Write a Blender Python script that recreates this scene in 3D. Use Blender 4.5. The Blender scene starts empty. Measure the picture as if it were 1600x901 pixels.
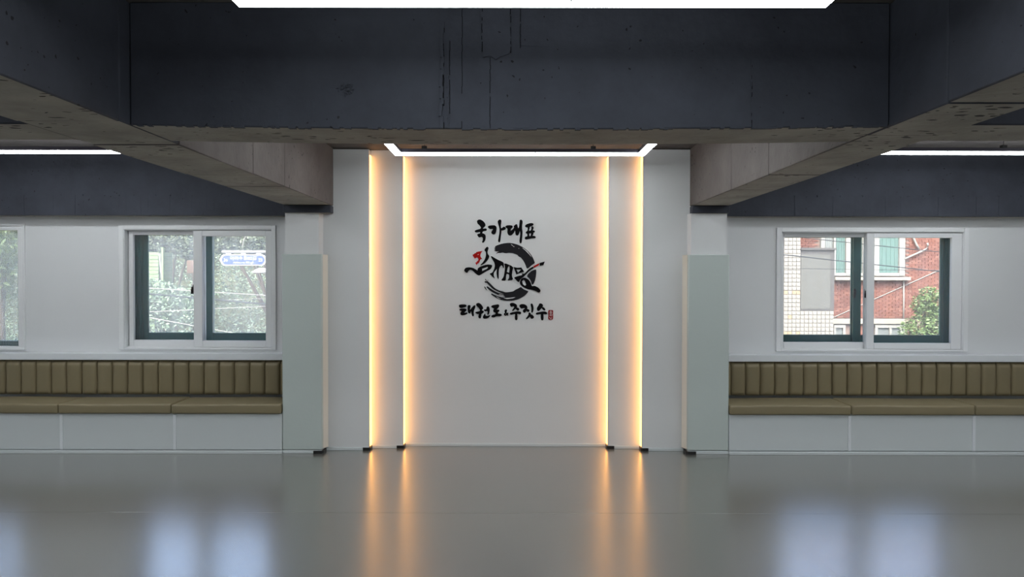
import bpy, bmesh, math, random
from mathutils import Vector, Matrix
from mathutils.geometry import tessellate_polygon
random.seed(7)
S = bpy.context.scene
COL = S.collection

# ------------------------------------------------------------------ camera
cam_d = bpy.data.cameras.new('camera')
cam_d.sensor_width = 36.0
cam_d.lens = 1136.0 / 1600 * 36
cam_d.clip_start = 0.05
cam_d.clip_end = 300
cam = bpy.data.objects.new('camera', cam_d)
COL.objects.link(cam)
_y, _p, _r = math.radians(-0.1103), math.radians(-0.9016), math.radians(0.0901)
_fw = Vector((math.sin(_y) * math.cos(_p), math.cos(_y) * math.cos(_p), math.sin(_p)))
_rt = Vector((math.cos(_y), -math.sin(_y), 0))
_up = _rt.cross(_fw)
_r2 = math.cos(_r) * _rt + math.sin(_r) * _up
_u2 = -math.sin(_r) * _rt + math.cos(_r) * _up
_m = Matrix((_r2, _u2, -_fw)).transposed().to_4x4()
_m.translation = (0, 0, 1.58)
cam.matrix_world = _m
S.camera = cam

# ------------------------------------------------------------------ world, sun, exposure
W = bpy.data.worlds.new('sky_world')
S.world = W
W.use_nodes = True
_n = W.node_tree.nodes
_n.clear()
_sky = _n.new('ShaderNodeTexSky')
_sky.sky_type = 'NISHITA'
_sky.sun_disc = False
_sky.sun_elevation = math.radians(52)
_sky.sun_rotation = math.radians(200)
_bg = _n.new('ShaderNodeBackground')
_sky.air_density = 0.42
_sky.dust_density = 6.0
_sky.ozone_density = 0.6
_bg.inputs['Strength'].default_value = 2.5
_wo = _n.new('ShaderNodeOutputWorld')
W.node_tree.links.new(_sky.outputs[0], _bg.inputs[0])
W.node_tree.links.new(_bg.outputs[0], _wo.inputs[0])

sun_d = bpy.data.lights.new('sun', 'SUN')
sun_d.energy = 3.6
sun_d.angle = math.radians(0.6)
sun_d.color = (1.0, 0.96, 0.9)
sun = bpy.data.objects.new('sun', sun_d)
COL.objects.link(sun)
sun.rotation_euler = Vector((0.32, 0.62, -0.85)).to_track_quat('-Z', 'Y').to_euler()

S.view_settings.view_transform = 'Standard'
S.view_settings.look = 'None'
S.view_settings.exposure = 0.0
S.view_settings.gamma = 1.0
S.view_settings.use_curve_mapping = False

LOOP_POWER = 18.0      # emission of the white loop lamps
SIDE_POWER = 24.0      # the loop lamps of the side bays
STRIP_POWER = 5.0      # emission of the warm light strips

# ------------------------------------------------------------------ materials
def new_mat(name):
    m = bpy.data.materials.new(name)
    m.use_nodes = True
    nt = m.node_tree
    return m, nt, nt.nodes['Principled BSDF']

def mat(name, col, rough=0.5, spec=0.5, metal=0.0, var=0.0, scale=8.0, bump=0.0, bscale=60.0, coat=0.0):
    m, nt, b = new_mat(name)
    b.inputs['Base Color'].default_value = (*col, 1)
    b.inputs['Roughness'].default_value = rough
    b.inputs['Specular IOR Level'].default_value = spec
    b.inputs['Metallic'].default_value = metal
    b.inputs['Coat Weight'].default_value = coat
    tc = nt.nodes.new('ShaderNodeTexCoord')
    if var > 0:
        no = nt.nodes.new('ShaderNodeTexNoise')
        no.inputs['Scale'].default_value = scale
        no.inputs['Detail'].default_value = 5
        nt.links.new(tc.outputs['Object'], no.inputs['Vector'])
        mx = nt.nodes.new('ShaderNodeMix')
        mx.data_type = 'RGBA'
        mx.inputs[6].default_value = (*[c * (1 - var) for c in col], 1)
        mx.inputs[7].default_value = (*[min(1, c * (1 + var)) for c in col], 1)
        nt.links.new(no.outputs['Fac'], mx.inputs[0])
        nt.links.new(mx.outputs[2], b.inputs['Base Color'])
    if bump > 0:
        n2 = nt.nodes.new('ShaderNodeTexNoise')
        n2.inputs['Scale'].default_value = bscale
        n2.inputs['Detail'].default_value = 6
        nt.links.new(tc.outputs['Object'], n2.inputs['Vector'])
        bp = nt.nodes.new('ShaderNodeBump')
        bp.inputs['Strength'].default_value = bump
        bp.inputs['Distance'].default_value = 0.01
        nt.links.new(n2.outputs['Fac'], bp.inputs['Height'])
        nt.links.new(bp.outputs[0], b.inputs['Normal'])
    return m

def emit(name, col, strength):
    m = bpy.data.materials.new(name)
    m.use_nodes = True
    nt = m.node_tree
    nt.nodes.clear()
    e = nt.nodes.new('ShaderNodeEmission')
    e.inputs[0].default_value = (*col, 1)
    e.inputs[1].default_value = strength
    o = nt.nodes.new('ShaderNodeOutputMaterial')
    nt.links.new(e.outputs[0], o.inputs[0])
    return m

def concrete(name, col, pock_col, pock=0.5, stretch=(1, 1, 1), bump=0.5, mott=0.3, vscale=24):
    """painted rough concrete: mottling, dark pock holes, chipped streaks, bump"""
    m, nt, b = new_mat(name)
    b.inputs['Roughness'].default_value = 0.75
    b.inputs['Specular IOR Level'].default_value = 0.25
    L = nt.links.new
    tc = nt.nodes.new('ShaderNodeTexCoord')
    no = nt.nodes.new('ShaderNodeTexNoise')
    no.inputs['Scale'].default_value = 2.2
    no.inputs['Detail'].default_value = 8
    no.inputs['Roughness'].default_value = 0.65
    L(tc.outputs['Object'], no.inputs['Vector'])
    r0 = nt.nodes.new('ShaderNodeMapRange')
    r0.inputs[1].default_value = 0.3
    r0.inputs[2].default_value = 0.7
    L(no.outputs['Fac'], r0.inputs[0])
    mx = nt.nodes.new('ShaderNodeMix')
    mx.data_type = 'RGBA'
    mx.inputs[6].default_value = (*[c * (1 - mott) for c in col], 1)
    mx.inputs[7].default_value = (*[c * (1 + mott) for c in col], 1)
    L(r0.outputs[0], mx.inputs[0])
    mp = nt.nodes.new('ShaderNodeMapping')
    mp.inputs['Scale'].default_value = stretch
    L(tc.outputs['Object'], mp.inputs['Vector'])
    # warp
    nw = nt.nodes.new('ShaderNodeTexNoise')
    nw.inputs['Scale'].default_value = 9
    nw.inputs['Detail'].default_value = 4
    L(mp.outputs[0], nw.inputs['Vector'])
    ad = nt.nodes.new('ShaderNodeMixRGB')
    ad.blend_type = 'ADD'
    ad.inputs[0].default_value = 0.12
    L(mp.outputs[0], ad.inputs[1])
    L(nw.outputs['Color'], ad.inputs[2])
    vo = nt.nodes.new('ShaderNodeTexVoronoi')
    vo.inputs['Scale'].default_value = vscale
    L(ad.outputs[0], vo.inputs['Vector'])
    n3 = nt.nodes.new('ShaderNodeTexNoise')
    n3.inputs['Scale'].default_value = 3.5
    n3.inputs['Detail'].default_value = 3
    L(mp.outputs[0], n3.inputs['Vector'])
    r1 = nt.nodes.new('ShaderNodeMapRange')      # pock radius grows where the noise is high
    r1.inputs[1].default_value = 0.40
    r1.inputs[2].default_value = 0.70
    r1.inputs[3].default_value = 0.02
    r1.inputs[4].default_value = 0.36 * pock
    L(n3.outputs['Fac'], r1.inputs[0])
    lt = nt.nodes.new('ShaderNodeMath')
    lt.operation = 'LESS_THAN'
    L(vo.outputs['Distance'], lt.inputs[0])
    L(r1.outputs[0], lt.inputs[1])
    mx2 = nt.nodes.new('ShaderNodeMix')
    mx2.data_type = 'RGBA'
    L(lt.outputs[0], mx2.inputs[0])
    L(mx.outputs[2], mx2.inputs[6])
    mx2.inputs[7].default_value = (*pock_col, 1)
    L(mx2.outputs[2], b.inputs['Base Color'])
    nb = nt.nodes.new('ShaderNodeTexNoise')
    nb.inputs['Scale'].default_value = 14
    nb.inputs['Detail'].default_value = 10
    L(tc.outputs['Object'], nb.inputs['Vector'])
    sb = nt.nodes.new('ShaderNodeMath')
    sb.operation = 'SUBTRACT'
    L(nb.outputs['Fac'], sb.inputs[0])
    L(lt.outputs[0], sb.inputs[1])
    bp = nt.nodes.new('ShaderNodeBump')
    bp.inputs['Strength'].default_value = bump
    bp.inputs['Distance'].default_value = 0.012
    L(sb.outputs[0], bp.inputs['Height'])
    L(bp.outputs[0], b.inputs['Normal'])
    return m

def glass(name, dirt=0.1, streak=0.0, tint=(1, 1, 1)):
    """window pane: clear, a little reflective, with a film of dust that scatters light"""
    m = bpy.data.materials.new(name)
    m.use_nodes = True
    nt = m.node_tree
    nt.nodes.clear()
    L = nt.links.new
    tr = nt.nodes.new('ShaderNodeBsdfTransparent')
    tr.inputs[0].default_value = (*tint, 1)
    gl = nt.nodes.new('ShaderNodeBsdfGlossy')
    gl.inputs['Roughness'].default_value = 0.03
    fr = nt.nodes.new('ShaderNodeFresnel')
    fr.inputs[0].default_value = 1.45
    m1 = nt.nodes.new('ShaderNodeMixShader')
    L(fr.outputs[0], m1.inputs[0])
    L(tr.outputs[0], m1.inputs[1])
    L(gl.outputs[0], m1.inputs[2])
    tl = nt.nodes.new('ShaderNodeBsdfTranslucent')
    tl.inputs[0].default_value = (0.97, 0.95, 0.86, 1)
    m2 = nt.nodes.new('ShaderNodeMixShader')
    tc = nt.nodes.new('ShaderNodeTexCoord')
    mp = nt.nodes.new('ShaderNodeMapping')
    mp.inputs['Scale'].default_value = (9, 9, 0.6)
    L(tc.outputs['Object'], mp.inputs['Vector'])
    no = nt.nodes.new('ShaderNodeTexNoise')
    no.inputs['Scale'].default_value = 1.0
    no.inputs['Detail'].default_value = 4
    L(mp.outputs[0], no.inputs['Vector'])
    mr = nt.nodes.new('ShaderNodeMapRange')
    mr.inputs[1].default_value = 0.3
    mr.inputs[2].default_value = 0.75
    mr.inputs[3].default_value = dirt
    mr.inputs[4].default_value = dirt + streak
    L(no.outputs['Fac'], mr.inputs[0])
    L(mr.outputs[0], m2.inputs[0])
    L(m1.outputs[0], m2.inputs[1])
    L(tl.outputs[0], m2.inputs[2])
    o = nt.nodes.new('ShaderNodeOutputMaterial')
    L(m2.outputs[0], o.inputs[0])
    return m

def floor_material():
    m, nt, b = new_mat('grey_vinyl')
    L = nt.links.new
    b.inputs['Specular IOR Level'].default_value = 0.9
    b.inputs['Coat Weight'].default_value = 1.0
    b.inputs['Coat Roughness'].default_value = 0.23
    b.inputs['Coat IOR'].default_value = 1.65
    tc = nt.nodes.new('ShaderNodeTexCoord')
    no = nt.nodes.new('ShaderNodeTexNoise')
    no.inputs['Scale'].default_value = 0.6
    no.inputs['Detail'].default_value = 1
    L(tc.outputs['Object'], no.inputs['Vector'])
    mx = nt.nodes.new('ShaderNodeMix')
    mx.data_type = 'RGBA'
    mx.inputs[6].default_value = (0.144, 0.139, 0.124, 1)
    mx.inputs[7].default_value = (0.150, 0.145, 0.129, 1)
    L(no.outputs['Fac'], mx.inputs[0])
    L(mx.outputs[2], b.inputs['Base Color'])
    b.inputs['Roughness'].default_value = 0.27
    return m

M = {}
M['wall'] = mat('white_wall_paint', (0.76, 0.77, 0.78), 0.55, 0.3, var=0.015, scale=3, bump=0.04, bscale=120)
M['panel'] = mat('white_wall_sheet', (0.76, 0.765, 0.77), 0.4, 0.35, var=0.012, scale=2)
M['pvc'] = mat('white_window_plastic', (0.84, 0.85, 0.86), 0.35, 0.4)
M['ledge'] = mat('white_ledge', (0.80, 0.83, 0.86), 0.3, 0.45)
M['base'] = mat('pale_grey_laminate', (0.66, 0.70, 0.71), 0.5, 0.3, var=0.015, scale=3)
M['pad'] = mat('grey_green_vinyl', (0.561, 0.622, 0.598), 0.5, 0.35, var=0.02, scale=4, bump=0.08, bscale=40)
M['padside'] = mat('warm_lit_vinyl', (0.80, 0.76, 0.68), 0.55, 0.3)  # cream tone holds the warm strip light falling on the pad sides
M['floor'] = floor_material()
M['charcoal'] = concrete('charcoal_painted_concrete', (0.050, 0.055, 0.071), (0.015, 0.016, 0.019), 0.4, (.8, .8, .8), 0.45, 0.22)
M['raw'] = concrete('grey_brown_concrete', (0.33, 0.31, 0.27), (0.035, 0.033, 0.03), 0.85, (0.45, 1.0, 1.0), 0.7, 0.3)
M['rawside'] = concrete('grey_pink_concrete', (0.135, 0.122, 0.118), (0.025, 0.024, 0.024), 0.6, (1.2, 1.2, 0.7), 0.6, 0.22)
M['leather'] = mat('olive_tan_leatherette', (0.245, 0.203, 0.120), 0.42, 0.4, var=0.05, scale=6, bump=0.12, bscale=220)
M['black'] = mat('black_plastic', (0.012, 0.012, 0.012), 0.4, 0.4)
M['darkmetal'] = mat('dark_anodised_metal', (0.035, 0.03, 0.045), 0.35, 0.5, metal=0.3)
M['steel'] = mat('steel_wire', (0.4, 0.4, 0.42), 0.3, 0.5, metal=1)
M['loop'] = emit('cool_white_diffuser', (0.92, 0.98, 1.0), LOOP_POWER)
M['loopside'] = emit('cool_white_side_diffuser', (0.92, 0.97, 1.0), SIDE_POWER)
M['strip'] = emit('warm_white_diffuser', (1.0, 0.46, 0.13), STRIP_POWER)
M['ink'] = mat('black_sign_acrylic', (0.004, 0.004, 0.005), 0.7, 0.08)
M['inkgrey'] = mat('dark_grey_sign_acrylic', (0.020, 0.020, 0.024), 0.7, 0.1)
M['inkred'] = mat('red_sign_acrylic', (0.42, 0.010, 0.008), 0.6, 0.1)
M['sealred'] = mat('dark_red_sign_acrylic', (0.24, 0.010, 0.012), 0.6, 0.1)
M['sealwhite'] = mat('pale_pink_sign_acrylic', (0.7, 0.55, 0.55), 0.4, 0.4)
M['green'] = mat('dark_green_aluminium', (0.018, 0.100, 0.092), 0.35, 0.5)
M['glass'] = glass('clear_pane', 0.015, 0.03)
M['glassdusty'] = glass('dusty_pane', 0.02, 0.03)
M['glassouter'] = glass('outer_pane', 0.010, 0.045, (0.96, 1.0, 0.98))
M['glassouterdusty'] = glass('dusty_outer_pane', 0.10, 0.12, (0.96, 1.0, 0.98))
M['mesh'] = mat('screen_wire', (0.45, 0.5, 0.48), 0.6, 0.2)

# ------------------------------------------------------------------ mesh helpers
def bx(bm, x0, x1, y0, y1, z0, z1, bev=0.0, seg=2, mi=0):
    vs = [bm.verts.new((x, y, z)) for x in (x0, x1) for y in (y0, y1) for z in (z0, z1)]
    q = [(0, 1, 3, 2), (4, 6, 7, 5), (0, 4, 5, 1), (2, 3, 7, 6), (0, 2, 6, 4), (1, 5, 7, 3)]
    fs = [bm.faces.new([vs[i] for i in f]) for f in q]
    for f in fs:
        f.material_index = mi
    if bev > 0:
        es = list({e for f in fs for e in f.edges})
        r = bmesh.ops.bevel(bm, geom=es, offset=bev, segments=seg, affect='EDGES', profile=0.5)
        for f in r['faces']:
            f.material_index = mi
            f.smooth = True
    return fs

def tube(bm, pts, r, n=6, mi=0, caps=True):
    pts = [Vector(p) for p in pts]
    rings = []
    for i, p in enumerate(pts):
        a = pts[max(0, i - 1)]
        b = pts[min(len(pts) - 1, i + 1)]
        d = (b - a).normalized()
        h = Vector((0, 0, 1)) if abs(d.z) < 0.9 else Vector((1, 0, 0))
        u = d.cross(h).normalized()
        v = d.cross(u)
        rr = r[i] if isinstance(r, (list, tuple)) else r
        rings.append([bm.verts.new(p + rr * (math.cos(t) * u + math.sin(t) * v)) for t in [2 * math.pi * k / n for k in range(n)]])
    for a, b in zip(rings, rings[1:]):
        for k in range(n):
            f = bm.faces.new((a[k], a[(k + 1) % n], b[(k + 1) % n], b[k]))
            f.smooth = True
            f.material_index = mi
    if caps:
        bm.faces.new(rings[0])
        bm.faces.new(list(reversed(rings[-1])))

def polyprism(bm, outer, holes, to3, depth):
    """outline (with holes) in 2-D raised by depth; to3(x, y, h) gives the 3-D point, h=0 at the back"""
    loops = [outer] + holes
    flat = [p for l in loops for p in l]
    tris = tessellate_polygon([[Vector((p[0], p[1], 0)) for p in l] for l in loops])
    fr = [bm.verts.new(to3(p[0], p[1], depth)) for p in flat]
    bk = [bm.verts.new(to3(p[0], p[1], 0)) for p in flat]
    for t in tris:
        try:
            bm.faces.new([fr[i] for i in t])
        except ValueError:
            pass
    o = 0
    for l in loops:
        n = len(l)
        for i in range(n):
            a, b = o + i, o + (i + 1) % n
            try:
                bm.faces.new((fr[a], fr[b], bk[b], bk[a]))
            except ValueError:
                pass
        o += n

def obj(name, bm, m, parent=None, label=None, cat=None, group=None, kind=None, recalc=True):
    if recalc:
        bmesh.ops.recalc_face_normals(bm, faces=bm.faces[:])
    me = bpy.data.meshes.new(name)
    bm.to_mesh(me)
    bm.free()
    for x in (m if isinstance(m, (list, tuple)) else [m]):
        me.materials.append(x)
    o = bpy.data.objects.new(name, me)
    COL.objects.link(o)
    if parent is not None:
        o.parent = parent
    tag(o, label, cat, group, kind)
    return o

def tag(o, label=None, cat=None, group=None, kind=None):
    if label: o['label'] = label
    if cat: o['category'] = cat
    if group: o['group'] = group
    if kind: o['kind'] = kind

def box(name, m, x0, x1, y0, y1, z0, z1, parent=None, bev=0.0, seg=2, **k):
    """box given in the parent's own coordinates"""
    bm = bmesh.new()
    bx(bm, x0, x1, y0, y1, z0, z1, bev, seg)
    return obj(name, bm, m, parent, **k)

def empty(name, loc=(0, 0, 0), label=None, cat=None, group=None, kind=None):
    o = bpy.data.objects.new(name, None)
    o.empty_display_size = 0.1
    COL.objects.link(o)
    o.location = loc
    tag(o, label, cat, group, kind)
    return o

def dup(root, loc, label=None, group=None):
    r = root.copy()
    COL.objects.link(r)
    r.location = loc
    if label: r['label'] = label
    if group: r['group'] = group
    for ch in list(root.children):
        c = ch.copy()
        COL.objects.link(c)
        c.parent = r
        for g in ch.children:
            d = g.copy()
            COL.objects.link(d)
            d.parent = c
    return r

# ------------------------------------------------------------------ the room
XL, XR, YB = -6.2, 6.2, -2.6
YW = 7.02                      # inner face of the window wall
HS, ZC = 2.224, 2.745          # beam soffit, slab
BL0, BL1, BR0, BR1 = -2.06, -1.634, 1.597, 1.93
YL0, YL1 = 3.10, 3.465
YO, YM, YI = 6.604, 6.687, 6.773
O1, O2, O3, O4 = -1.313, -1.018, 0.8756, 1.175

# floor: base with vinyl sheets, thin joints between them
floor = box('floor', M['black'], XL, XR, YB, 7.3, -0.2, -0.012, kind='structure')
SEAM = 4.845
xs = [XL, 1.72, XR]
for i in range(2):
    for (ya, yb_) in ((YB, 1.2), (1.2, SEAM)):
        box('vinyl_sheet', M['floor'], xs[i] + .0002, xs[i + 1] - .0002, ya + .001, yb_ - .001, -0.012, 0.0, floor, bev=.0011, seg=1)
for (a, b) in ((XL, XR),):
    box('vinyl_sheet', M['floor'], a + .0006, b - .0006, SEAM + .001, 7.0, -0.012, 0.0, floor, bev=.0011, seg=1)

# ceiling slab with its concrete beams
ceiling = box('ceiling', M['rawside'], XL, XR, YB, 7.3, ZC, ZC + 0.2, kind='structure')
def beam(name, x0, x1, y0, y1, z0, z1, mats, sag=0):
    """mats: dict face -> material (front, back, left, right, bottom)"""
    bm = bmesh.new()
    bx(bm, x0, x1, y0, y1, z0, z1, 0.006, 1)
    if sag:
        bmesh.ops.subdivide_edges(bm, edges=[e for e in bm.edges if abs(e.verts[0].co.x - e.verts[1].co.x) > .2], cuts=15)
        for v in bm.verts:
            if v.co.z < z0 + .1:
                u = (2 * v.co.x - x0 - x1) / (x1 - x0)
                v.co.z -= sag * max(0, 1 - u * u)
    order = list({m.name: m for m in mats.values()}.values())
    o = obj(name, bm, order, ceiling)
    for p in o.data.polygons:
        n = p.normal
        a = [abs(n.x) - .01, abs(n.y) - .005, abs(n.z) - .02]
        k = ('left' if n.x < 0 else 'right', 'front' if n.y < 0 else 'back', 'bottom')[a.index(max(a))]
        if min(q for q in (abs(n.x), abs(n.y)) if True) > .3 and abs(n.z) < .5:      # bevels at the casting joints
            k = 'left' if n.x < 0 else 'right'
        p.material_index = order.index(mats[k])
    return o
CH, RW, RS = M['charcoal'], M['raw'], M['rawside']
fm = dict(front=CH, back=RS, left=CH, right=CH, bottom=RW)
g = .002
# cross beam in three lengths between the long beams
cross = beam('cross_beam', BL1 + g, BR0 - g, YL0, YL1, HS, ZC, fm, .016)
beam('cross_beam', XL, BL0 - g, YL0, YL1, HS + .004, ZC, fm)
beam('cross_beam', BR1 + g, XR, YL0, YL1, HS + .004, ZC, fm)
# long beams, cast in lengths
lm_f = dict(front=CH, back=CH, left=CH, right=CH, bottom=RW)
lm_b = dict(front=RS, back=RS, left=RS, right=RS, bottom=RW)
for (x0, x1, js) in ((BL0, BL1, [YB, 1.4, 3.02, 3.56, 4.57, 5.20, YO]), (BR0, BR1, [YB, 1.1, 2.69, 3.30, 4.57, 5.35, YO])):
    for i, (a, b) in enumerate(zip(js, js[1:])):
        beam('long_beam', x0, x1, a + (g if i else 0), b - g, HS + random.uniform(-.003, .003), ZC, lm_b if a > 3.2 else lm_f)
# beam over the windows
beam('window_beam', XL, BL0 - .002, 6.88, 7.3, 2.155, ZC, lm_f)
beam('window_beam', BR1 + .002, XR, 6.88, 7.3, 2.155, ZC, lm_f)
for (x0, x1) in ((XL, BL0 - .01), (BR1 + .01, XR)):   # casting step along the window beam
    bm = bmesh.new()
    n = 60
    for i in range(n):
        a = x0 + (x1 - x0) * i / n
        b = x0 + (x1 - x0) * (i + 1) / n
        bx(bm, a, b, 6.860 + random.uniform(0, .006), 6.882, 2.158, 2.345 + random.uniform(-.008, .008))
    obj('casting_step', bm, CH, ceiling)
# formwork marks on the cross beam's face (fins, patch, broken hole)
M['crack'] = mat('crack_shade', (0.010, 0.010, 0.012), 0.9, 0.1)  # near-black strips stand in for the shade inside narrow cracks
def face_strip(name, px, z0, z1, w, d, m=None):
    bm = bmesh.new()
    n = 18
    for i in range(n):
        a = z0 + (z1 - z0) * i / n
        b = z0 + (z1 - z0) * (i + 1) / n
        j = random.uniform(-.5, .5) * w
        if m is not None and random.random() < .22:
            continue
        bx(bm, px - w / 2 + j, px + w / 2 + j, YL0 - d * random.uniform(.6, 1), YL0 + .01, a, b + .001)
    return obj(name, bm, m or CH, cross)
face_strip('formwork_fin', -0.305, 2.211, 2.66, .012, .012)
face_strip('crack', -0.297, 2.211, 2.64, .0042, .003, M['crack'])
face_strip('formwork_fin', -0.278, 2.211, 2.60, .006, .006)
face_strip('crack', -0.272, 2.211, 2.58, .0025, .002, M['crack'])
face_strip('crack', -0.219, 2.211, 2.74, .0026, .002, M['crack'])
face_strip('crack', -0.100, 2.211, 2.51, .0026, .002, M['crack'])
face_strip('crack', -0.134, 2.51, 2.74, .003, .010, M['crack'])
face_strip('crack', -0.014, 2.53, 2.74, .0028, .010, M['crack'])
face_strip('crack', 0.028, 2.54, 2.74, .0022, .006, M['crack'])
face_strip('formwork_fin', 1.006, 2.218, 2.50, .006, .004)
face_strip('crack', 1.010, 2.218, 2.48, .003, .002, M['crack'])
bm = bmesh.new()
polyprism(bm, [(-.142, 2.74), (-.130, 2.51), (-.098, 2.515), (-.075, 2.500), (-.058, 2.512), (-.02, 2.525), (-.012, 2.545), (-.018, 2.74)], [], lambda x, y, h: (x, YL0 + .004 - h, y), .012)
obj('mortar_patch', bm, CH, cross)
bm = bmesh.new()
polyprism(bm, [(.030, 2.74), (.033, 2.56), (.12, 2.555), (.118, 2.74)], [], lambda x, y, h: (x, YL0 + .004 - h, y), .007)
obj('mortar_patch', bm, CH, cross)
bm = bmesh.new()
for i in range(34):
    t = random.uniform(0, 6.28)
    r = random.uniform(.1, 1) ** .6
    q = (-.715 + .036 * r * math.cos(t), YL0 + .001, 2.376 + .028 * r * math.sin(t))
    n0 = len(bm.verts)
    res = bmesh.ops.create_icosphere(bm, subdivisions=1, radius=1)
    e = (random.uniform(.004, .010), random.uniform(.004, .012), random.uniform(.003, .008))
    for v in res['verts']:
        k = random.uniform(.7, 1.2)
        v.co = Vector((q[0] + v.co.x * e[0] * k, q[1] + v.co.y * e[1] * k, q[2] + v.co.z * e[2] * k))
obj('broken_mortar', bm, CH, cross)
# ragged lower arris of the cross beam
bm = bmesh.new()
x = BL1 + .03
while x < BR0 - .03:
    w = random.uniform(.006, .035)
    if random.random() < .55:
        bx(bm, x, x + w, YL0 - random.uniform(.0005, .0018), YL0 + .02, HS - .016 * (1 - (x / 1.62) ** 2) - random.uniform(.000, .0035), HS - .016 * (1 - (x / 1.62) ** 2) + random.uniform(.002, .008))
    x += w
obj('ragged_arris', bm, CH, cross, kind='stuff')

# back wall: five upright sheets stepping back to the middle
wall_back = box('wall_back', M['wall'], -2.06, 1.93, 6.9, 7.3, 0, ZC, kind='structure')
ZT = 2.736
def sheet(x0, x1, y, zt=ZT):
    return box('wall_panel', M['panel'], x0, x1, y, 6.9, 0.0, zt, wall_back, bev=.002, seg=1)
sheet(-2.05, O1, YO)
sheet(O1 + .0005, O2, YM, ZC - .003)
sheet(O2 + .0005, O3 - .0005, YI, ZC - .003)
sheet(O3, O4 - .0005, YM, ZC - .003)
sheet(O4, 1.92, YO)
# corner post at beam ends: painted charcoal above the column
for (x0, x1) in ((BL0, BL1), (BR0, BR1)):
    beam('beam_end', x0, x1, 6.50, YO, 2.152, HS - .004, lm_f)

# columns
def column(x0, x1):
    a, b = (0, .02) if x0 < 0 else (-.017, 0)
    bm = bmesh.new()
    polyprism(bm, [(x0, 6.53), (x1, 6.53), (x1 + b, YO - .001), (x1 + b, 7.2), (x0 + a, 7.2), (x0 + a, YO - .001)], [], lambda x, y, h: (x, y, h), 2.152)
    return obj('wall_column', bm, M['panel'], kind='structure')
column(-2.050, -1.747)
column(1.592, 1.914)

# padding round the lower part of the columns
def pad(x0, x1, side, label):
    r = empty('column_pad', ((x0 + x1) / 2, 6.55, 0), label, 'wall pad', 'padding on the two columns')
    w = (x1 - x0) / 2
    box('front_cover', M['pad'], -w, w, 6.480 - 6.55, 6.528 - 6.55, .032, 1.783, r, bev=.008, seg=3)
    bm = bmesh.new()
    i0, i1 = (.0345, .014) if side > 0 else (.0330, .015)       # clear of the column, which widens to the wall
    p = [(w - i0, -.0215), (w - .001, -.0215), (w + .026, .052), (w + .026 - .014, .052)]
    polyprism(bm, [(side * a, b) for a, b in p], [], lambda x, y, h: (x, y, .034 + h), 1.746)
    obj('side_cover', bm, M['padside'], r, label='side cover with warm strip light in its colour')
pad(-2.065, -1.710, 1, 'grey green padded cover on the left column beside the sign wall')
pad(1.558, 1.925, -1, 'grey green padded cover on the right column beside the sign wall')

# side and rear walls
box('wall_left', M['wall'], XL - .2, XL, YB, 7.3, -.2, ZC + .2, kind='structure')
box('wall_right', M['wall'], XR, XR + .2, YB, 7.3, -.2, ZC + .2, kind='structure')
box('wall_rear', M['wall'], XL - .2, XR + .2, YB - .2, YB, -.2, ZC + .2, kind='structure')

# window walls with openings
def wall_with_holes(name, x0, x1, z0, z1, holes):
    bm = bmesh.new()
    cur = x0
    for (a, b, c, d) in sorted(holes):
        bx(bm, cur, a, YW, 7.28, z0, z1)
        bx(bm, a, b, YW, 7.28, z0, c)
        bx(bm, a, b, YW, 7.28, d, z1)
        cur = b
    bx(bm, cur, x1, YW, 7.28, z0, z1)
    return obj(name, bm, M['wall'], kind='structure')
H1 = (-6.05, -4.745, 0.885, 2.055)
H2 = (-3.765, -2.325, 0.885, 2.040)
H3 = (2.575, 4.340, 0.878, 2.025)
wall_with_holes('wall_window_left', XL, -2.052, 0, 2.155, [H1, H2])
wall_with_holes('wall_window_right', 1.916, XR, 0, 2.155, [H3])

# ledges above the bench backs
box('trim_1', M['ledge'], XL, -2.062, 6.862, YW, .790, .850, bev=.003, kind='structure')
box('trim_2', M['ledge'], 1.922, XR, 6.862, YW, .785, .846, bev=.003, kind='structure')

# ------------------------------------------------------------------ windows
def frame(bm, x0, x1, z0, z1, y0, y1, wl, wr, wb, wt, bev=.003):
    bx(bm, x0, x0 + wl, y0, y1, z0, z1, bev, 1)
    bx(bm, x1 - wr, x1, y0, y1, z0, z1, bev, 1)
    bx(bm, x0 + wl, x1 - wr, y0, y1, z0, z0 + wb, bev, 1)
    bx(bm, x0 + wl, x1 - wr, y0, y1, z1 - wt, z1, bev, 1)

def sash(parent, name, x0, x1, z0, z1, y0, y1, gx0, gx1, gz0, gz1, m, gm):
    bm = bmesh.new()
    frame(bm, x0, x1, z0, z1, y0, y1, gx0 - x0, x1 - gx1, gz0 - z0, z1 - gz1)
    s = obj(name, bm, m, parent)
    yc = (y0 + y1) / 2
    box('pane', gm, gx0 - .004, gx1 + .004, yc - .002, yc + .002, gz0 - .004, gz1 + .004, s)
    return s

def latch(parent, x, y, z, dy):
    bm = bmesh.new()
    bx(bm, x - .010, x + .010, y - .012 * dy, y, z - .045, z + .045, .004, 2)
    bx(bm, x - .016, x + .008, y - .030 * dy, y - .010 * dy, z - .012, z + .030, .005, 2)
    bx(bm, x - .020, x - .004, y - .034 * dy, y - .014 * dy, z - .040, z + .006, .005, 2)
    return obj('latch', bm, M['black'], parent)

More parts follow.
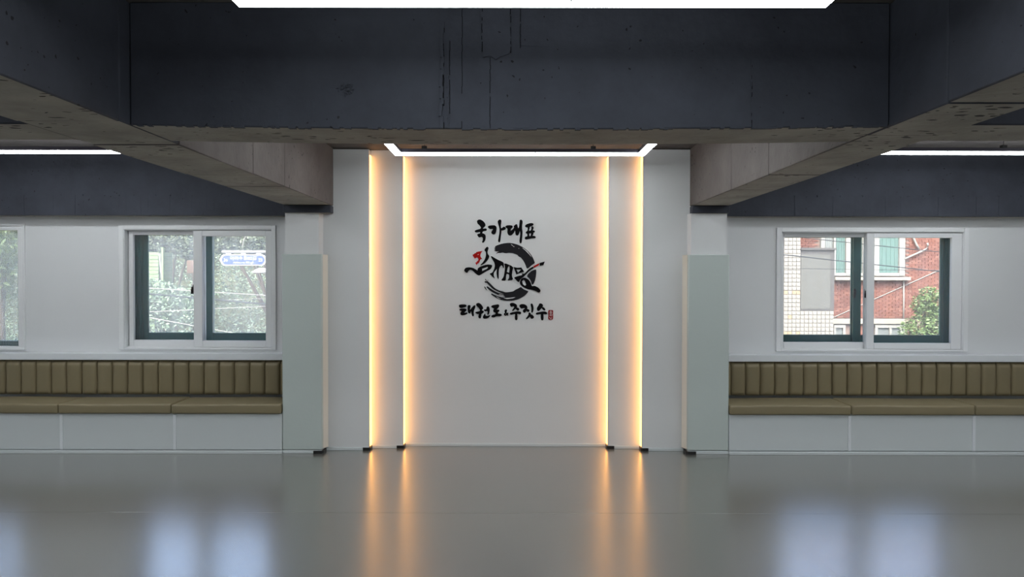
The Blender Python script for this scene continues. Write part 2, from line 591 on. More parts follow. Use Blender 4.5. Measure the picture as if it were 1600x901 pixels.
# right-hand and left-hand complete windows: white inner sliding sashes, green metal window outside
def window(name, cas, hole, s1, s2, g, gm1, gm2, gmo):
    w = empty(name, (0, 0, 0), kind='structure')
    bm = bmesh.new()
    frame(bm, cas[0], cas[1], cas[2], cas[3], 7.003, 7.022, hole[0] - cas[0] + .006, cas[1] - hole[1] + .006, hole[2] - cas[2] + .006, cas[3] - hole[3] + .006)
    obj('casing', bm, M['pvc'], w)
    bm = bmesh.new()
    x0, x1, z0, z1 = hole
    frame(bm, x0, x1, z0, z1, 7.010, 7.150, .012, .012, .010, .012)
    bx(bm, x0 + .01, x1 - .01, 7.062, 7.066, z0 + .009, z0 + .018)    # track rails
    bx(bm, x0 + .01, x1 - .01, 7.062, 7.066, z1 - .020, z1 - .011)
    obj('frame', bm, M['pvc'], w)
    a = sash(w, 'sash', s1[0], s1[1], z0 + .012, z1 - .014, 7.070, 7.104, s1[2], s1[3], s1[4], s1[5], M['pvc'], gm1)
    b = sash(w, 'sash', s2[0], s2[1], z0 + .012, z1 - .014, 7.024, 7.060, s2[2], s2[3], s2[4], s2[5], M['pvc'], gm2)
    # green outer window
    bm = bmesh.new()
    frame(bm, x0, x1, z0, z1, 7.190, 7.275, g['jl'], g['jr'], .05, .03, .002)
    for i in range(1, 4):      # ribs of the metal jambs
        if g['jl'] > .05:
            xx = x0 + g['jl'] * i / 4
            bx(bm, xx - .004, xx + .004, 7.182, 7.192, z0, z1)
        if g['jr'] > .05:
            xx = x1 - g['jr'] * i / 4
            bx(bm, xx - .004, xx + .004, 7.182, 7.192, z0, z1)
    obj('outer_frame', bm, M['green'], w, label='dark green metal outer frame')
    sash(w, 'outer_sash', x0 + g['jl'] + .002, g['m1'], z0 + .052, z1 - .032, 7.235, 7.262, x0 + g['jl'] + g['sl'], g['m0'], g['zb'], z1 - .05, M['green'], gmo)
    sash(w, 'outer_sash', g['m0'] + .004, x1 - g['jr'] - .002, z0 + .052, z1 - .032, 7.200, 7.228, g['m1'], x1 - g['jr'] - g['sr'], g['zb'], z1 - .05, M['green'], gmo)
    return w, a, b

w2, a2, b2 = window('window_2', (-3.808, -2.291, .874, 2.074), H2,
    (-3.745, -3.004, -3.700, -3.060, .962, 1.985), (-3.094, -2.341, -3.008, -2.396, .960, 1.970),
    dict(jl=.075, jr=.03, m0=-3.057, m1=-2.987, sl=.050, sr=.04, zb=1.022), M['glassdusty'], M['glassdusty'], M['glassouterdusty'])
latch(b2, -3.103, 7.058, 1.452, 1)
w3, a3, b3 = window('window_3', (2.533, 4.382, .868, 2.059), H3,
    (2.586, 3.478, 2.628, 3.412, .952, 1.972), (3.410, 4.327, 3.484, 4.228, .948, 1.964),
    dict(jl=.06, jr=.085, m0=3.360, m1=3.440, sl=.03, sr=.030, zb=1.012), M['glass'], M['glass'], M['glassouter'])
latch(a3, 3.421, 7.070, 1.425, 1)
latch(w3, 3.372, 7.198, 1.425, 1)
# left-most window: one sash in view, with an insect screen outside
w1 = empty('window_1', (0, 0, 0), kind='structure')
bm = bmesh.new()
frame(bm, -6.09, -4.714, .868, 2.085, 7.000, 7.022, .05, .012, .02, .02)
obj('casing', bm, M['pvc'], w1)
bm = bmesh.new()
frame(bm, -6.05, -4.745, .885, 2.055, 7.010, 7.150, .012, .012, .010, .012)
obj('frame', bm, M['pvc'], w1)
sash(w1, 'sash', -5.45, -4.726, .880, 2.062, 7.012, 7.06, -5.385, -4.786, .902, 2.024, M['pvc'], M['glassdusty'])
sash(w1, 'sash', -6.03, -5.40, .897, 2.040, 7.070, 7.104, -5.97, -5.46, .955, 1.98, M['pvc'], M['glassdusty'])
bm = bmesh.new()
frame(bm, -6.05, -4.745, .885, 2.055, 7.190, 7.275, .03, .012, .055, .02, .002)
bx(bm, -5.44, -5.38, 7.20, 7.26, .93, 2.04)
of_ = obj('outer_frame', bm, M['green'], w1, label='dark green metal outer frame')
for (a, b) in ((-6.02, -5.441), (-5.379, -4.757)):
    box('pane', M['glassouterdusty'], a, b, 7.225, 7.229, .938, 2.036, of_)
bm = bmesh.new()
x = -6.0
while x < -4.76:
    bx(bm, x - .0012, x + .0012, 7.168, 7.170, .90, 2.04)
    x += .016
z = .90
while z < 2.04:
    bx(bm, -6.02, -4.758, 7.1702, 7.172, z - .0012, z + .0012)
    z += .016
obj('insect_screen', bm, M['mesh'], w1, kind='stuff')

# ------------------------------------------------------------------ baseboards and corner guards
def base(name, segs):
    b = None
    for (x0, x1, y) in segs:
        bm = bmesh.new()
        bx(bm, x0, x1, y - .012, y - .001, .0, .024, .002, 1)
        bx(bm, x0, x1, y - .006, y - .001, .0245, .029, 0)
        if b is None:
            b = obj(name, bm, M['base'], kind='structure')
        else:
            obj('baseboard_length', bm, M['base'], b)
    return b
base('baseboard_left', [(XL, -2.066, 6.466), (-2.062, -1.712, 6.490)])
base('baseboard_right', [(1.926, XR, 6.466), (1.560, 1.922, 6.490)])
bb = base('baseboard_back', [(-1.708, O1 - .002, YO), (O1 + .002, O2 - .002, YM), (O2 + .002, O3 - .002, YI), (O3 + .002, O4 - .002, YM), (O4 + .002, 1.556, YO)])
def guard(x, y, s, dx=.055, dy=.075):
    """black corner guard: s=+1 turns back on its right side"""
    pts = [(0, 0), (0, -.016), (s * (dx), -.016), (s * (dx + .014), -.004), (s * (dx + .014), dy), (s * dx, dy), (s * (dx - .002), 0)]
    bm = bmesh.new()
    polyprism(bm, [(x - s * dx + p[0], y + p[1]) for p in pts], [], lambda a, b, h: (a, b, h), .026)
    o = obj('corner_guard', bm, M['black'], bb, label='black plastic corner guard')
    return o
guard(O1, YO - .002, 1)
guard(O2, YM - .002, 1)
guard(O3, YM - .002, -1)
guard(O4, YO - .002, -1)
guard(-1.708, 6.474, 1, .075, .10)
guard(1.556, 6.474, -1, .075, .10)

# ------------------------------------------------------------------ benches
def bench(x0, x1, joints, label):
    r = empty('bench_base', ((x0 + x1) / 2, 6.75, 0), label, 'bench', 'built-in bench bases under the windows')
    cx = (x0 + x1) / 2
    box('carcass', M['base'], x0 - cx, x1 - cx, 6.497 - 6.75, YW - .002 - 6.75, .0, .356, r)
    js = [x0] + joints + [x1]
    for a, b in zip(js, js[1:]):
        box('front_panel', M['base'], a + .001 - cx, b - .001 - cx, 6.484 - 6.75, 6.496 - 6.75, .030, .352, r, bev=.002, seg=1)
    for j in joints:
        box('joint_strip', M['ledge'], j - .013 - cx, j + .013 - cx, 6.476 - 6.75, 6.4835 - 6.75, .030, .345, r, bev=.001, seg=1)
    return r
bench(XL + .002, -2.068, [-5.07, -4.045, -3.03], 'pale grey bench base with jointed front panels under the two left windows')
bench(1.928, XR - .002, [3.006, 4.115, 5.22], 'pale grey bench base with jointed front panels under the right window')

def cushion(x0, x1, label, seed):
    w = (x1 - x0) / 2 - .0015
    bm = bmesh.new()
    bx(bm, -w, w, -.205, .205, 0, .088)
    bmesh.ops.subdivide_edges(bm, edges=[e for e in bm.edges if abs(e.verts[0].co.x - e.verts[1].co.x) > .1], cuts=9)
    es = [e for e in bm.edges if len(e.link_faces) == 2 and e.calc_face_angle(0) > 1]
    bmesh.ops.bevel(bm, geom=es, offset=.020, segments=4, affect='EDGES', profile=.6)
    rnd = random.Random(seed)
    ph = rnd.uniform(0, 6)
    for v in bm.verts:
        if v.co.z > .06:
            v.co.z += .003 * math.sin(5 * v.co.x + ph) - .002 * abs(v.co.y / .2)
        if v.co.y < -.18:
            v.co.y += .002 * math.sin(7 * v.co.x + ph)
    for f in bm.faces:
        f.smooth = True
    return obj('seat_cushion', bm, M['leather'], None, label, 'cushion', 'olive seat cushions on the benches')

def place_cushion(x0, x1, label, seed):
    o = cushion(x0, x1, label, seed)
    o.location = ((x0 + x1) / 2, 6.655, .357)
place_cushion(-3.050, -2.068, 'olive tan seat cushion on the left bench touching the left column', 1)
place_cushion(-4.060, -3.050, 'middle olive tan seat cushion on the left bench, second from the left column', 2)
place_cushion(-5.075, -4.060, 'olive tan seat cushion on the left bench cut by the left picture edge', 3)
place_cushion(1.928, 3.009, 'olive tan seat cushion on the right bench touching the right column', 4)
place_cushion(3.009, 4.111, 'second olive tan seat cushion on the right bench from the right column', 5)
place_cushion(4.111, 5.215, 'olive tan seat cushion on the right bench cut by the right picture edge', 6)

# channel-quilted back rests
def channel_mesh(w, h, seed):
    rnd = random.Random(seed)
    bm = bmesh.new()
    nx, nz = 10, 12
    d = .085
    ph = rnd.uniform(0, 6.28)
    lean = rnd.uniform(-.004, .004)
    grid = []
    for j in range(nz + 1):
        t = j / nz
        tt = t
        row = []
        for i in range(nx + 1):
            u = -1 + 2 * i / nx
            u = math.copysign(abs(u) ** .75, u)
            prof = (1 - abs(u) ** 5) ** .6                # rounded flute
            top = 1 - max(0, (t - .86) / .14) ** 3          # soft roll at the top
            bot = 1 - .35 * max(0, (.08 - t) / .08) ** 2
            y = -(d - .026 + .026 * prof * bot) * (.55 + .45 * top) if t < 1 else -d * .45
            x = u * w / 2 + lean * math.sin(math.pi * t) + .0012 * math.sin(9 * t + ph) * u
            row.append(bm.verts.new((x, y, t * h)))
        grid.append(row)
    for a, b in zip(grid, grid[1:]):
        for i in range(nx):
            f = bm.faces.new((a[i], a[i + 1], b[i + 1], b[i]))
            f.smooth = True
    # back, sides
    bk = [[bm.verts.new((sx * w / 2, 0, z)) for sx in (-1, 1)] for z in (0, h)]
    bm.faces.new((bk[0][1], bk[0][0], bk[1][0], bk[1][1]))
    bm.faces.new([bk[0][0]] + [r[0] for r in grid] + [bk[1][0]])
    bm.faces.new([bk[0][1], bk[1][1]] + [r[-1] for r in reversed(grid)])
    bm.faces.new(grid[0] + [bk[0][1], bk[0][0]])
    bm.faces.new(list(reversed(grid[-1])) + [bk[1][0], bk[1][1]])
    bmesh.ops.recalc_face_normals(bm, faces=bm.faces[:])
    me = bpy.data.meshes.new('channel')
    bm.to_mesh(me)
    bm.free()
    me.materials.append(M['leather'])
    return me
CHL = [channel_mesh(.1432, .322, k) for k in range(4)]
CHN = [channel_mesh(.1353, .318, k + 20) for k in range(4)]
CHR = [channel_mesh(.1395, .318, k + 10) for k in range(4)]
def backrest(x0, n, pitch, meshes, label):
    r = empty('backrest_cushion', (x0 + n * pitch / 2, 6.955, .462), label, 'cushion', 'channel-quilted back cushions above the benches')
    box('backing_board', M['black'], -n * pitch / 2 + .002, n * pitch / 2 - .002, 0.0, .055, .0, .316, r)
    for i in range(n):
        o = bpy.data.objects.new('channel', random.choice(meshes))
        COL.objects.link(o)
        o.parent = r
        o.location = (-n * pitch / 2 + (i + .5) * pitch, -.001, 0)
backrest(-3.084, 7, .145, CHL, 'channel-quilted olive back cushion on the left bench next to the left column')
backrest(-4.100, 7, .145, CHL, 'channel-quilted olive back cushion on the left bench, second from the left column')
backrest(-5.116, 7, .145, CHL, 'channel-quilted olive back cushion on the left bench cut by the left picture edge')
backrest(1.930, 8, .1368, CHN, 'channel-quilted olive back cushion on the right bench next to the right column')
backrest(3.026, 8, .141, CHR, 'channel-quilted olive back cushion on the right bench, second from the right column')
backrest(4.155, 8, .141, CHR, 'channel-quilted olive back cushion on the right bench cut by the right picture edge')

# ------------------------------------------------------------------ lamps
def loop_lamp(cx, y0, y1, zb, w, label, glow='loop', jx=.13, clamps=(-.763, .588), group='suspended white loop lamps'):
    cy = (y0 + y1) / 2
    r = empty('ceiling_light', (cx, cy, ZC), label, 'light', group)
    hx, hy = w / 2, (y1 - y0) / 2
    z = zb - ZC
    pw = .054
    def ring(bm, ox, oy, t, z0, z1):
        A = [(-ox, -oy), (ox, -oy), (ox, oy), (-ox, oy)]
        B = [(-ox + t, -oy + t), (ox - t, -oy + t), (ox - t, oy - t), (-ox + t, oy - t)]
        va = [[bm.verts.new((*p, q)) for p in A] for q in (z0, z1)]
        vb = [[bm.verts.new((*p, q)) for p in B] for q in (z0, z1)]
        for k in range(4):
            n = (k + 1) % 4
            bm.faces.new((va[0][k], va[0][n], va[1][n], va[1][k]))
            bm.faces.new((vb[0][k], vb[1][k], vb[1][n], vb[0][n]))
            bm.faces.new((va[0][k], vb[0][k], vb[0][n], va[0][n]))
            bm.faces.new((va[1][k], va[1][n], vb[1][n], vb[1][k]))
    bm = bmesh.new()
    ring(bm, hx, hy, pw, z + .019, z + .050)
    obj('housing', bm, M['darkmetal'], r)
    bm = bmesh.new()
    ring(bm, hx - .001, hy - .001, pw - .002, z, z + .0188)
    obj('diffuser', bm, M[glow], r)
    for sx in clamps:
        for sy in (-1, 1):
            y = sy * (hy - pw / 2)
            x = sx * hx
            bm = bmesh.new()
            tube(bm, [(x, y, z + .06), (x, y, 0)], .0025, 6)
            k = obj('suspension_rod', bm, M['black'], r)
            bm = bmesh.new()
            bx(bm, x - .022, x + .022, y - .018, y + .018, z + .0502, z + .075, .003, 1)
            obj('clamp', bm, M['black'], k)
    bm = bmesh.new()
    bx(bm, -.003 + jx, .003 + jx, hy - pw - .0005, hy + .0005, z + .0005, z + .0195)
    obj('joint_clip', bm, M['steel'], r)
    return r
loop_lamp(.051, 4.08, 6.127, 2.598, 2.09, 'white rectangular loop lamp hanging in front of the sign wall')
loop_lamp(.063, .45, 2.515, 2.506, 2.016, 'large bright white loop lamp at the top edge of the picture')
loop_lamp(-3.95, 4.08, 6.127, 2.612, 2.07, 'white loop lamp above the left bench half hidden by the beam', 'loopside', -.18)
loop_lamp(3.72, 4.08, 6.127, 2.612, 2.07, 'white loop lamp above the right bench half hidden by the beam', 'loopside', -.11, (-.62, .36))
loop_lamp(-4.1, .45, 2.515, 2.506, 2.07, 'unseen white loop lamp added for light in the left front bay', 'loopside')  # unseen pair of side lamps, added to light the room
loop_lamp(4.1, .45, 2.515, 2.506, 2.07, 'unseen white loop lamp added for light in the right front bay', 'loopside')

def led(x, y0, y1, s, label):
    """warm light strip on the return of a wall step; s=+1 shines towards +x"""
    r = empty('light_strip', (x, (y0 + y1) / 2, 0), label, 'light', 'warm upright light strips on the wall steps')
    h = (y1 - y0) / 2
    a, b = sorted((s * .0005, s * .004))
    box('profile', M['pvc'], a, b, -h + .004, h - .002, .032, 2.690, r)
    a, b = sorted((s * .0045, s * .010))
    box('diffuser', M['strip'], a, b, -h + .010, h - .006, .036, 2.685, r)
led(O1, YO, YM, 1, 'outer left warm light strip, nearest the left column')
led(O2, YM, YI, 1, 'inner left warm light strip, left edge of the sign panel')
led(O3, YM, YI, -1, 'inner right warm light strip, right edge of the sign panel')
led(O4, YO, YM, -1, 'outer right warm light strip, nearest the right column')
# ------------------------------------------------------------------ lettering on the middle sheet
PX = 6.765 / 1136.0
sign = empty('wall_sign', (-.0710, YI, 1.655), 'black brush-lettered sign with a dark ring and red accents on the white middle panel', 'sign')
def glyph(name, polys, ox, oy, sc, m, h=.004, label=None, parent=None, grow=None):
    """polys: outlines (or (outline, holes)) in drawing units; ox, oy, sc place them in sign units"""
    bm = bmesh.new()
    if grow is None:
        grow = .28 if m is M['ink'] else 0
    for k, p in enumerate(polys):
        outer, holes = p if isinstance(p, tuple) else (p, [])
        cv = lambda l, d: [((ox + a / sc - 790) * PX, -(oy + b / sc - 420) * PX) for a, b in swell(smooth(l), d * sc)]
        polyprism(bm, cv(outer, grow), [cv(q, -grow) for q in holes], lambda x, y, d: (x, -.001 - d, y), h + k * .0003)
    return obj(name, bm, m, parent or sign, label)
def swell(l, d):
    """outline moved outwards by d along its vertex normals"""
    if d == 0:
        return l
    n = len(l)
    sgn = 1 if sum(l[i][0] * l[(i + 1) % n][1] - l[(i + 1) % n][0] * l[i][1] for i in range(n)) > 0 else -1
    out = []
    for i in range(n):
        a, b = l[i - 1], l[(i + 1) % n]
        tx, ty = b[0] - a[0], b[1] - a[1]
        q = math.hypot(tx, ty) or 1
        out.append((l[i][0] + sgn * ty / q * d, l[i][1] - sgn * tx / q * d))
    return out
def smooth(l):
    """one corner-cutting pass: brush-like rounded outlines"""
    if len(l) < SHARP[0]:
        return l
    out = []
    n = len(l)
    for i in range(n):
        a, b = l[i], l[(i + 1) % n]
        out.append((a[0] * .8 + b[0] * .2, a[1] * .8 + b[1] * .2))
        out.append((a[0] * .2 + b[0] * .8, a[1] * .2 + b[1] * .8))
    return out
SHARP = [9]
A = (730, 335, 13.333)
glyph('letter', [[(200,140),(225,112),(270,108),(320,135),(360,180),(375,225),(355,255),(320,285),(325,300),(385,292),(402,310),(395,335),(330,345),(312,360),(306,392),(340,402),(370,425),(378,470),(370,530),(345,575),(320,588),(305,575),(320,545),(325,500),(310,465),(275,465),(250,478),(225,460),(205,425),(215,408),(262,398),(268,375),(262,360),(215,370),(170,372),(150,345),(180,325),(270,303),(285,280),(280,260),(250,220),(210,185)]], *A, M['ink'])
glyph('letter', [[(425,255),(450,235),(520,228),(570,228),(600,255),(605,290),(595,360),(580,395),(550,415),(515,405),(498,375),(510,345),(535,320),(530,295),(500,300),(470,303),(440,280)],
    [(640,130),(665,108),(695,112),(706,135),(700,180),(692,230),(695,270),(705,295),(755,255),(785,265),(800,290),(780,315),(730,330),(705,325),(703,380),(690,470),(682,550),(668,580),(650,570),(640,545),(655,470),(670,380),(672,310),(660,250),(640,190),(633,150)]], *A, M['ink'])
glyph('letter', [[(790,250),(820,230),(880,225),(930,232),(943,255),(925,280),(900,298),(893,345),(925,328),(950,305),(975,270),(963,245),(1015,200),(1035,212),(1045,260),(1060,295),(1080,250),(1085,180),(1090,120),(1115,108),(1140,125),(1147,160),(1135,230),(1135,300),(1145,360),(1140,450),(1130,570),(1115,600),(1095,590),(1085,550),(1095,470),(1105,400),(1095,330),(1080,370),(1065,415),(1040,438),(1010,425),(1000,390),(1000,350),(985,325),(970,370),(925,425),(885,438),(850,420),(832,370),(838,310),(830,285),(800,270)]], *A, M['ink'])
glyph('letter', [[(1200,240),(1220,210),(1290,185),(1345,180),(1375,195),(1370,220),(1330,240),(1280,262),(1240,268),(1215,260)],
    [(1255,258),(1292,250),(1295,275),(1283,320),(1275,355),(1245,360),(1258,310)], [(1335,250),(1360,248),(1377,270),(1370,300),(1345,345),(1320,345),(1335,290)],
    [(1215,370),(1240,345),(1320,335),(1380,332),(1405,350),(1395,370),(1340,385),(1250,398),(1220,390)],
    [(1245,385),(1277,380),(1287,430),(1280,465),(1245,465),(1252,430)], [(1330,375),(1367,370),(1372,400),(1347,460),(1312,460),(1325,420)],
    [(1195,500),(1205,465),(1250,455),(1330,450),(1390,445),(1420,465),(1415,490),(1350,492),(1260,510),(1215,518)]], *A, M['ink'])
B = (710, 465, 20.0)
glyph('letter', [[(140,230),(200,215),(320,215),(365,230),(365,275),(320,295),(220,320),(165,310),(140,270)],
    [(150,360),(230,340),(320,340),(370,365),(365,400),(330,430),(290,470),(330,480),(385,465),(405,480),(390,505),(330,535),(250,550),(200,540),(180,500),(200,450),(230,415),(190,405),(160,390)],
    [(415,250),(445,232),(490,240),(492,290),(470,370),(495,380),(560,290),(600,250),(635,238),(645,260),(635,320),(600,400),(590,470),(600,540),(590,575),(565,578),(545,550),(535,480),(530,430),(500,430),(490,470),(465,490),(435,475),(420,430),(410,350)]], *B, M['ink'])
glyph('letter', [[(680,200),(700,175),(750,165),(800,185),(850,240),(890,310),(885,345),(850,380),(850,400),(890,405),(912,425),(900,465),(860,490),(825,510),(830,560),(820,630),(795,645),(765,635),(745,600),(755,550),(765,505),(710,505),(665,480),(648,455),(680,445),(770,430),(805,400),(790,370),(760,310),(700,260),(680,230)],
    [(915,375),(960,370),(1000,360),(1005,300),(1030,272),(1065,280),(1090,330),(1095,400),(1080,470),(1055,525),(1030,535),(1030,500),(1040,440),(1020,410),(960,425),(930,405)],
    [(890,585),(945,500),(960,520),(965,560),(1000,570),(1060,565),(1115,540),(1100,580),(1050,630),(970,655),(910,650),(890,620)]], *B, M['ink'])
glyph('letter', [[(1145,270),(1180,240),(1260,225),(1360,208),(1390,230),(1390,270),(1360,315),(1300,375),(1380,375),(1400,395),(1390,425),(1350,450),(1350,500),(1440,505),(1475,530),(1465,560),(1420,572),(1310,575),(1250,605),(1210,615),(1165,600),(1148,575),(1180,545),(1270,525),(1290,490),(1280,460),(1230,450),(1210,410),(1225,360),(1245,340),(1190,315),(1155,290)]], *B, M['ink'])
D = (785, 465, 18.824)
glyph('ampersand', [([(60,390),(80,355),(110,345),(130,365),(125,400),(105,425),(130,445),(168,445),(172,462),(150,478),(170,510),(155,530),(135,508),(110,522),(75,525),(48,505),(42,475),(65,450),(72,430)], [[(80,480),(95,462),(112,478),(95,500)]])], *D, M['ink'])
glyph('letter', [[(215,185),(250,155),(320,155),(390,185),(420,220),(425,265),(410,290),(470,300),(488,330),(480,365),(450,378),(415,355),(385,315),(340,355),(300,388),(285,375),(320,320),(350,275),(330,245),(290,255),(255,262),(235,240)],
    [(215,465),(250,440),(400,410),(460,402),(530,415),(545,440),(535,480),(500,480),(440,465),(430,480),(435,560),(435,640),(405,660),(380,650),(365,590),(375,500),(375,475),(330,478),(255,495),(225,485)]], *D, M['ink'])
glyph('letter', [[(495,235),(530,195),(590,188),(660,200),(710,235),(730,285),(715,330),(760,340),(795,370),(780,405),(745,415),(700,375),(680,410),(650,438),(615,425),(600,390),(620,345),(660,320),(660,300),(620,300),(555,315),(525,290)],
    [(830,190),(855,168),(885,185),(905,260),(910,330),(895,410),(870,438),(850,420),(855,350),(850,280),(835,230)],
    [(770,440),(800,432),(830,470),(825,495),(870,500),(910,535),(925,570),(900,605),(855,618),(830,590),(805,545),(770,585),(720,625),(695,625),(695,605),(740,545),(770,490)]], *D, M['ink'])
glyph('letter', [[(1080,180),(1110,165),(1160,180),(1185,205),(1180,250),(1165,270),(1220,290),(1255,335),(1255,365),(1225,370),(1190,345),(1150,290),(1115,335),(1080,378),(1045,385),(1020,355),(1015,310),(1035,265),(1070,215)],
    [(980,470),(1000,440),(1100,420),(1210,402),(1280,415),(1310,445),(1305,475),(1270,480),(1200,470),(1200,500),(1205,600),(1195,655),(1160,660),(1140,640),(1125,560),(1135,475),(1080,480),(1010,492)]], *D, M['ink'])
seal = glyph('seal', [[(1345,375),(1370,358),(1470,358),(1492,375),(1485,450),(1490,520),(1490,600),(1470,640),(1415,660),(1365,645),(1340,610),(1350,520),(1345,440)]], *D, M['sealred'], label='small dark red seal with pale characters')
glyph('seal_character', [[(1410,372),(1425,372),(1432,392),(1458,408),(1450,418),(1418,402),(1388,418),(1378,410),(1405,392)], [(1412,412),(1426,412),(1426,424),(1462,424),(1462,436),(1376,436),(1376,424),(1412,424)], ([(1385,450),(1400,440),(1440,440),(1455,450),(1440,462),(1400,462)], [[(1408,448),(1432,448),(1432,455),(1408,455)]])], *D, M['sealwhite'], .006, None, seal)
glyph('seal_character', [[(1380,478),(1440,478),(1440,488),(1380,488)], [(1380,518),(1440,518),(1440,530),(1380,530)], [(1390,486),(1400,486),(1400,520),(1390,520)], [(1418,486),(1428,486),(1428,520),(1418,520)], [(1448,475),(1458,475),(1458,498),(1470,498),(1470,508),(1458,508),(1458,538),(1448,538)]], *D, M['sealwhite'], .006, None, seal)
glyph('seal_character', [[(1380,565),(1392,565),(1392,582),(1415,582),(1415,592),(1380,592)], [(1440,560),(1450,560),(1450,605),(1440,605)], ([(1395,622),(1408,605),(1432,605),(1446,622),(1432,638),(1408,638)], [[(1408,622),(1414,613),(1427,613),(1433,622),(1427,630),(1414,630)]])], *D, M['sealwhite'], .006, None, seal)
E_ = (715, 370, 8.579)
glyph('brush_ring', [[(482,152),(505,140),(495,128),(530,110),(600,88),(680,78),(740,85),(800,101),(855,127),(905,160),(948,197),(985,240),(1012,288),(1028,330),(1034,350),(990,378),(950,415),(925,424),(905,370),(880,320),(845,275),(815,262),(800,240),(760,225),(730,216),(680,212),(640,219),(600,208),(572,215),(540,214),(508,230),(530,205),(555,190),(520,196),(482,186),(512,176),(484,170),(506,160)],
    [(1050,432),(1053,470),(1046,540),(1031,600),(1006,643),(990,632),(980,590),(960,556),(925,528),(945,490),(1000,447)],
    [(952,728),(900,788),(820,833),(740,853),(650,857),(560,840),(490,803),(442,768),(455,755),(490,775),(540,795),(605,810),(640,803),(600,792),(540,778),(470,745),(420,712),(380,668),(398,660),(445,695),(505,732),(560,755),(625,768),(560,742),(505,718),(460,690),(425,655),(395,622),(370,605),(362,588),(390,600),(378,575),(420,610),(450,640),(500,690),(560,720),(600,728),(640,742),(690,738),(745,728),(770,708),(810,690),(846,668),(880,698),(920,716)],
    [(354,600),(366,598),(382,612),(372,618)], [(356,660),(366,668),(384,698),(396,716),(376,704),(360,684)], [(362,566),(372,562),(384,580),(374,582)], [(398,570),(404,574),(412,588),(404,584)]], *E_, M['inkgrey'], .0032, 'dark grey brush-stroke ring')
# pale dry-brush streaks let into the ring
for streak in [[(862,146),(880,152),(930,190),(975,245),(990,272),(950,228),(905,182)], [(545,765),(600,775),(625,782),(600,786),(560,776)], [(612,818),(700,815),(775,806),(740,822),(660,832)], [(512,795),(560,822),(580,834),(540,820)], [(710,98),(725,104),(745,124),(730,118)], [(742,122),(758,128),(750,136)], [(812,150),(822,152),(818,160)]]:
    glyph('dry_brush_streak', [streak], *E_, M['panel'], .0042)
SHARP[0] = 99
glyph('tiger_head', [([(198,240),(214,232),(226,220),(240,216),(250,203),(270,198),(290,193),(312,192),(333,187),(318,204),(308,222),(302,242),(304,262),(312,278),(328,294),(310,298),(298,310),(294,330),(282,348),(266,358),(248,378),(240,356),(232,346),(250,340),(256,326),(272,318),(278,300),(268,282),(254,276),(240,282),(232,292),(222,282),(212,270),(204,256)], [[(262,238),(276,230),(282,234),(270,242)]])], *E_, M['inkred'], label='red open-mouthed animal head in profile')
SHARP[0] = 9
glyph('letter', [[(395,130),(412,150),(400,180),(395,205),(400,230),(420,255),(415,280),(390,320),(350,360),(298,383),(335,345),(365,300),(380,250),(378,200),(358,182),(365,160)],
    ([(85,445),(105,415),(150,408),(200,415),(245,440),(265,455),(270,420),(310,395),(390,370),(455,375),(460,390),(440,430),(380,460),(330,490),(285,517),(250,500),(200,450),(165,435),(140,455),(125,482),(100,470)], [[(325,425),(400,398),(405,415),(385,432),(325,460)]])], *E_, M['ink'])
glyph('letter', [[(438,250),(520,300),(600,335),(614,350),(616,425),(600,390),(585,375),(560,400),(546,450),(546,574),(530,540),(520,480),(530,420),(510,440),(480,480),(480,520),(497,560),(465,530),(425,492),(465,480),(490,430),(500,380),(490,340),(465,300)],
    ([(620,347),(745,400),(730,450),(722,520),(742,575),(664,583),(690,550),(690,500),(652,490),(645,530),(642,585),(580,582),(615,540),(630,470),(635,400)], [[(690,384),(666,412),(656,470),(690,480),(697,420)]])], *E_, M['ink'])
glyph('letter', [([(748,404),(800,415),(850,410),(888,465),(840,478),(785,502),(768,450)], [[(785,435),(850,436),(806,482)]])], *E_, M['ink'])
glyph('belt', [[(752,545),(810,525),(868,512),(862,490),(890,498),(955,430),(1008,397),(1020,414),(960,452),(912,500),(880,535),(840,560),(818,604),(800,595),(780,570)],
    ([(833,612),(850,560),(895,544),(945,570),(975,610),(992,662),(1030,655),(1080,680),(1110,715),(1102,735),(1085,745),(1040,720),(990,705),(940,700),(880,672),(842,640)], [[(860,595),(880,570),(900,585),(920,640),(900,657),(872,635)]]),
    [(1097,350),(1166,330),(1146,375),(1098,384)]], *E_, M['ink'], .005)
glyph('belt_stripe', [[(1011,391),(1092,350),(1086,380),(1022,413)]], *E_, M['inkred'], .005, 'red stripe of the belt')
# ------------------------------------------------------------------ outside, seen through the windows
M['tile'] = mat('white_glazed_tile', (0.099, 0.095, 0.089), 0.35, 0.4, var=.06, scale=1.2)
M['tilerust'] = mat('rust_stained_tile', (0.112, 0.087, 0.058), 0.4, 0.4, var=.25, scale=9)
M['grout'] = mat('dark_grout', (0.070, 0.064, 0.062), 0.9, 0.1)
M['brick'] = [mat('red_brick_%s' % n, c, 0.85, 0.15, var=.12, scale=12) for n, c in (('mid', (.078, .032, .025)), ('pale', (.094, .043, .034)), ('dark', (.064, .026, .021)))]
M['mortar'] = mat('brick_mortar', (0.083, 0.062, 0.056), 0.9, 0.1)
M['cream'] = mat('cream_render', (0.127, 0.119, 0.104), 0.7, 0.2, var=.04)
M['whiteframe'] = mat('white_house_frame', (0.119, 0.119, 0.115), 0.5, 0.3)
M['tealpane'] = mat('teal_curtain', (0.031, 0.061, 0.058), 0.6, 0.3, var=.2, scale=5)
M['greypane'] = mat('grey_house_pane', (0.075, 0.084, 0.087), 0.2, 0.6)
M['greysheet'] = mat('grey_sheet_metal', (0.022, 0.021, 0.022), 0.55, 0.4, var=.08)
M['greysheet2'] = mat('pale_grey_sheet', (0.037, 0.038, 0.037), 0.6, 0.3, var=.08)
M['wire'] = mat('black_cable', (0.015, 0.017, 0.021), 0.85, 0.05)
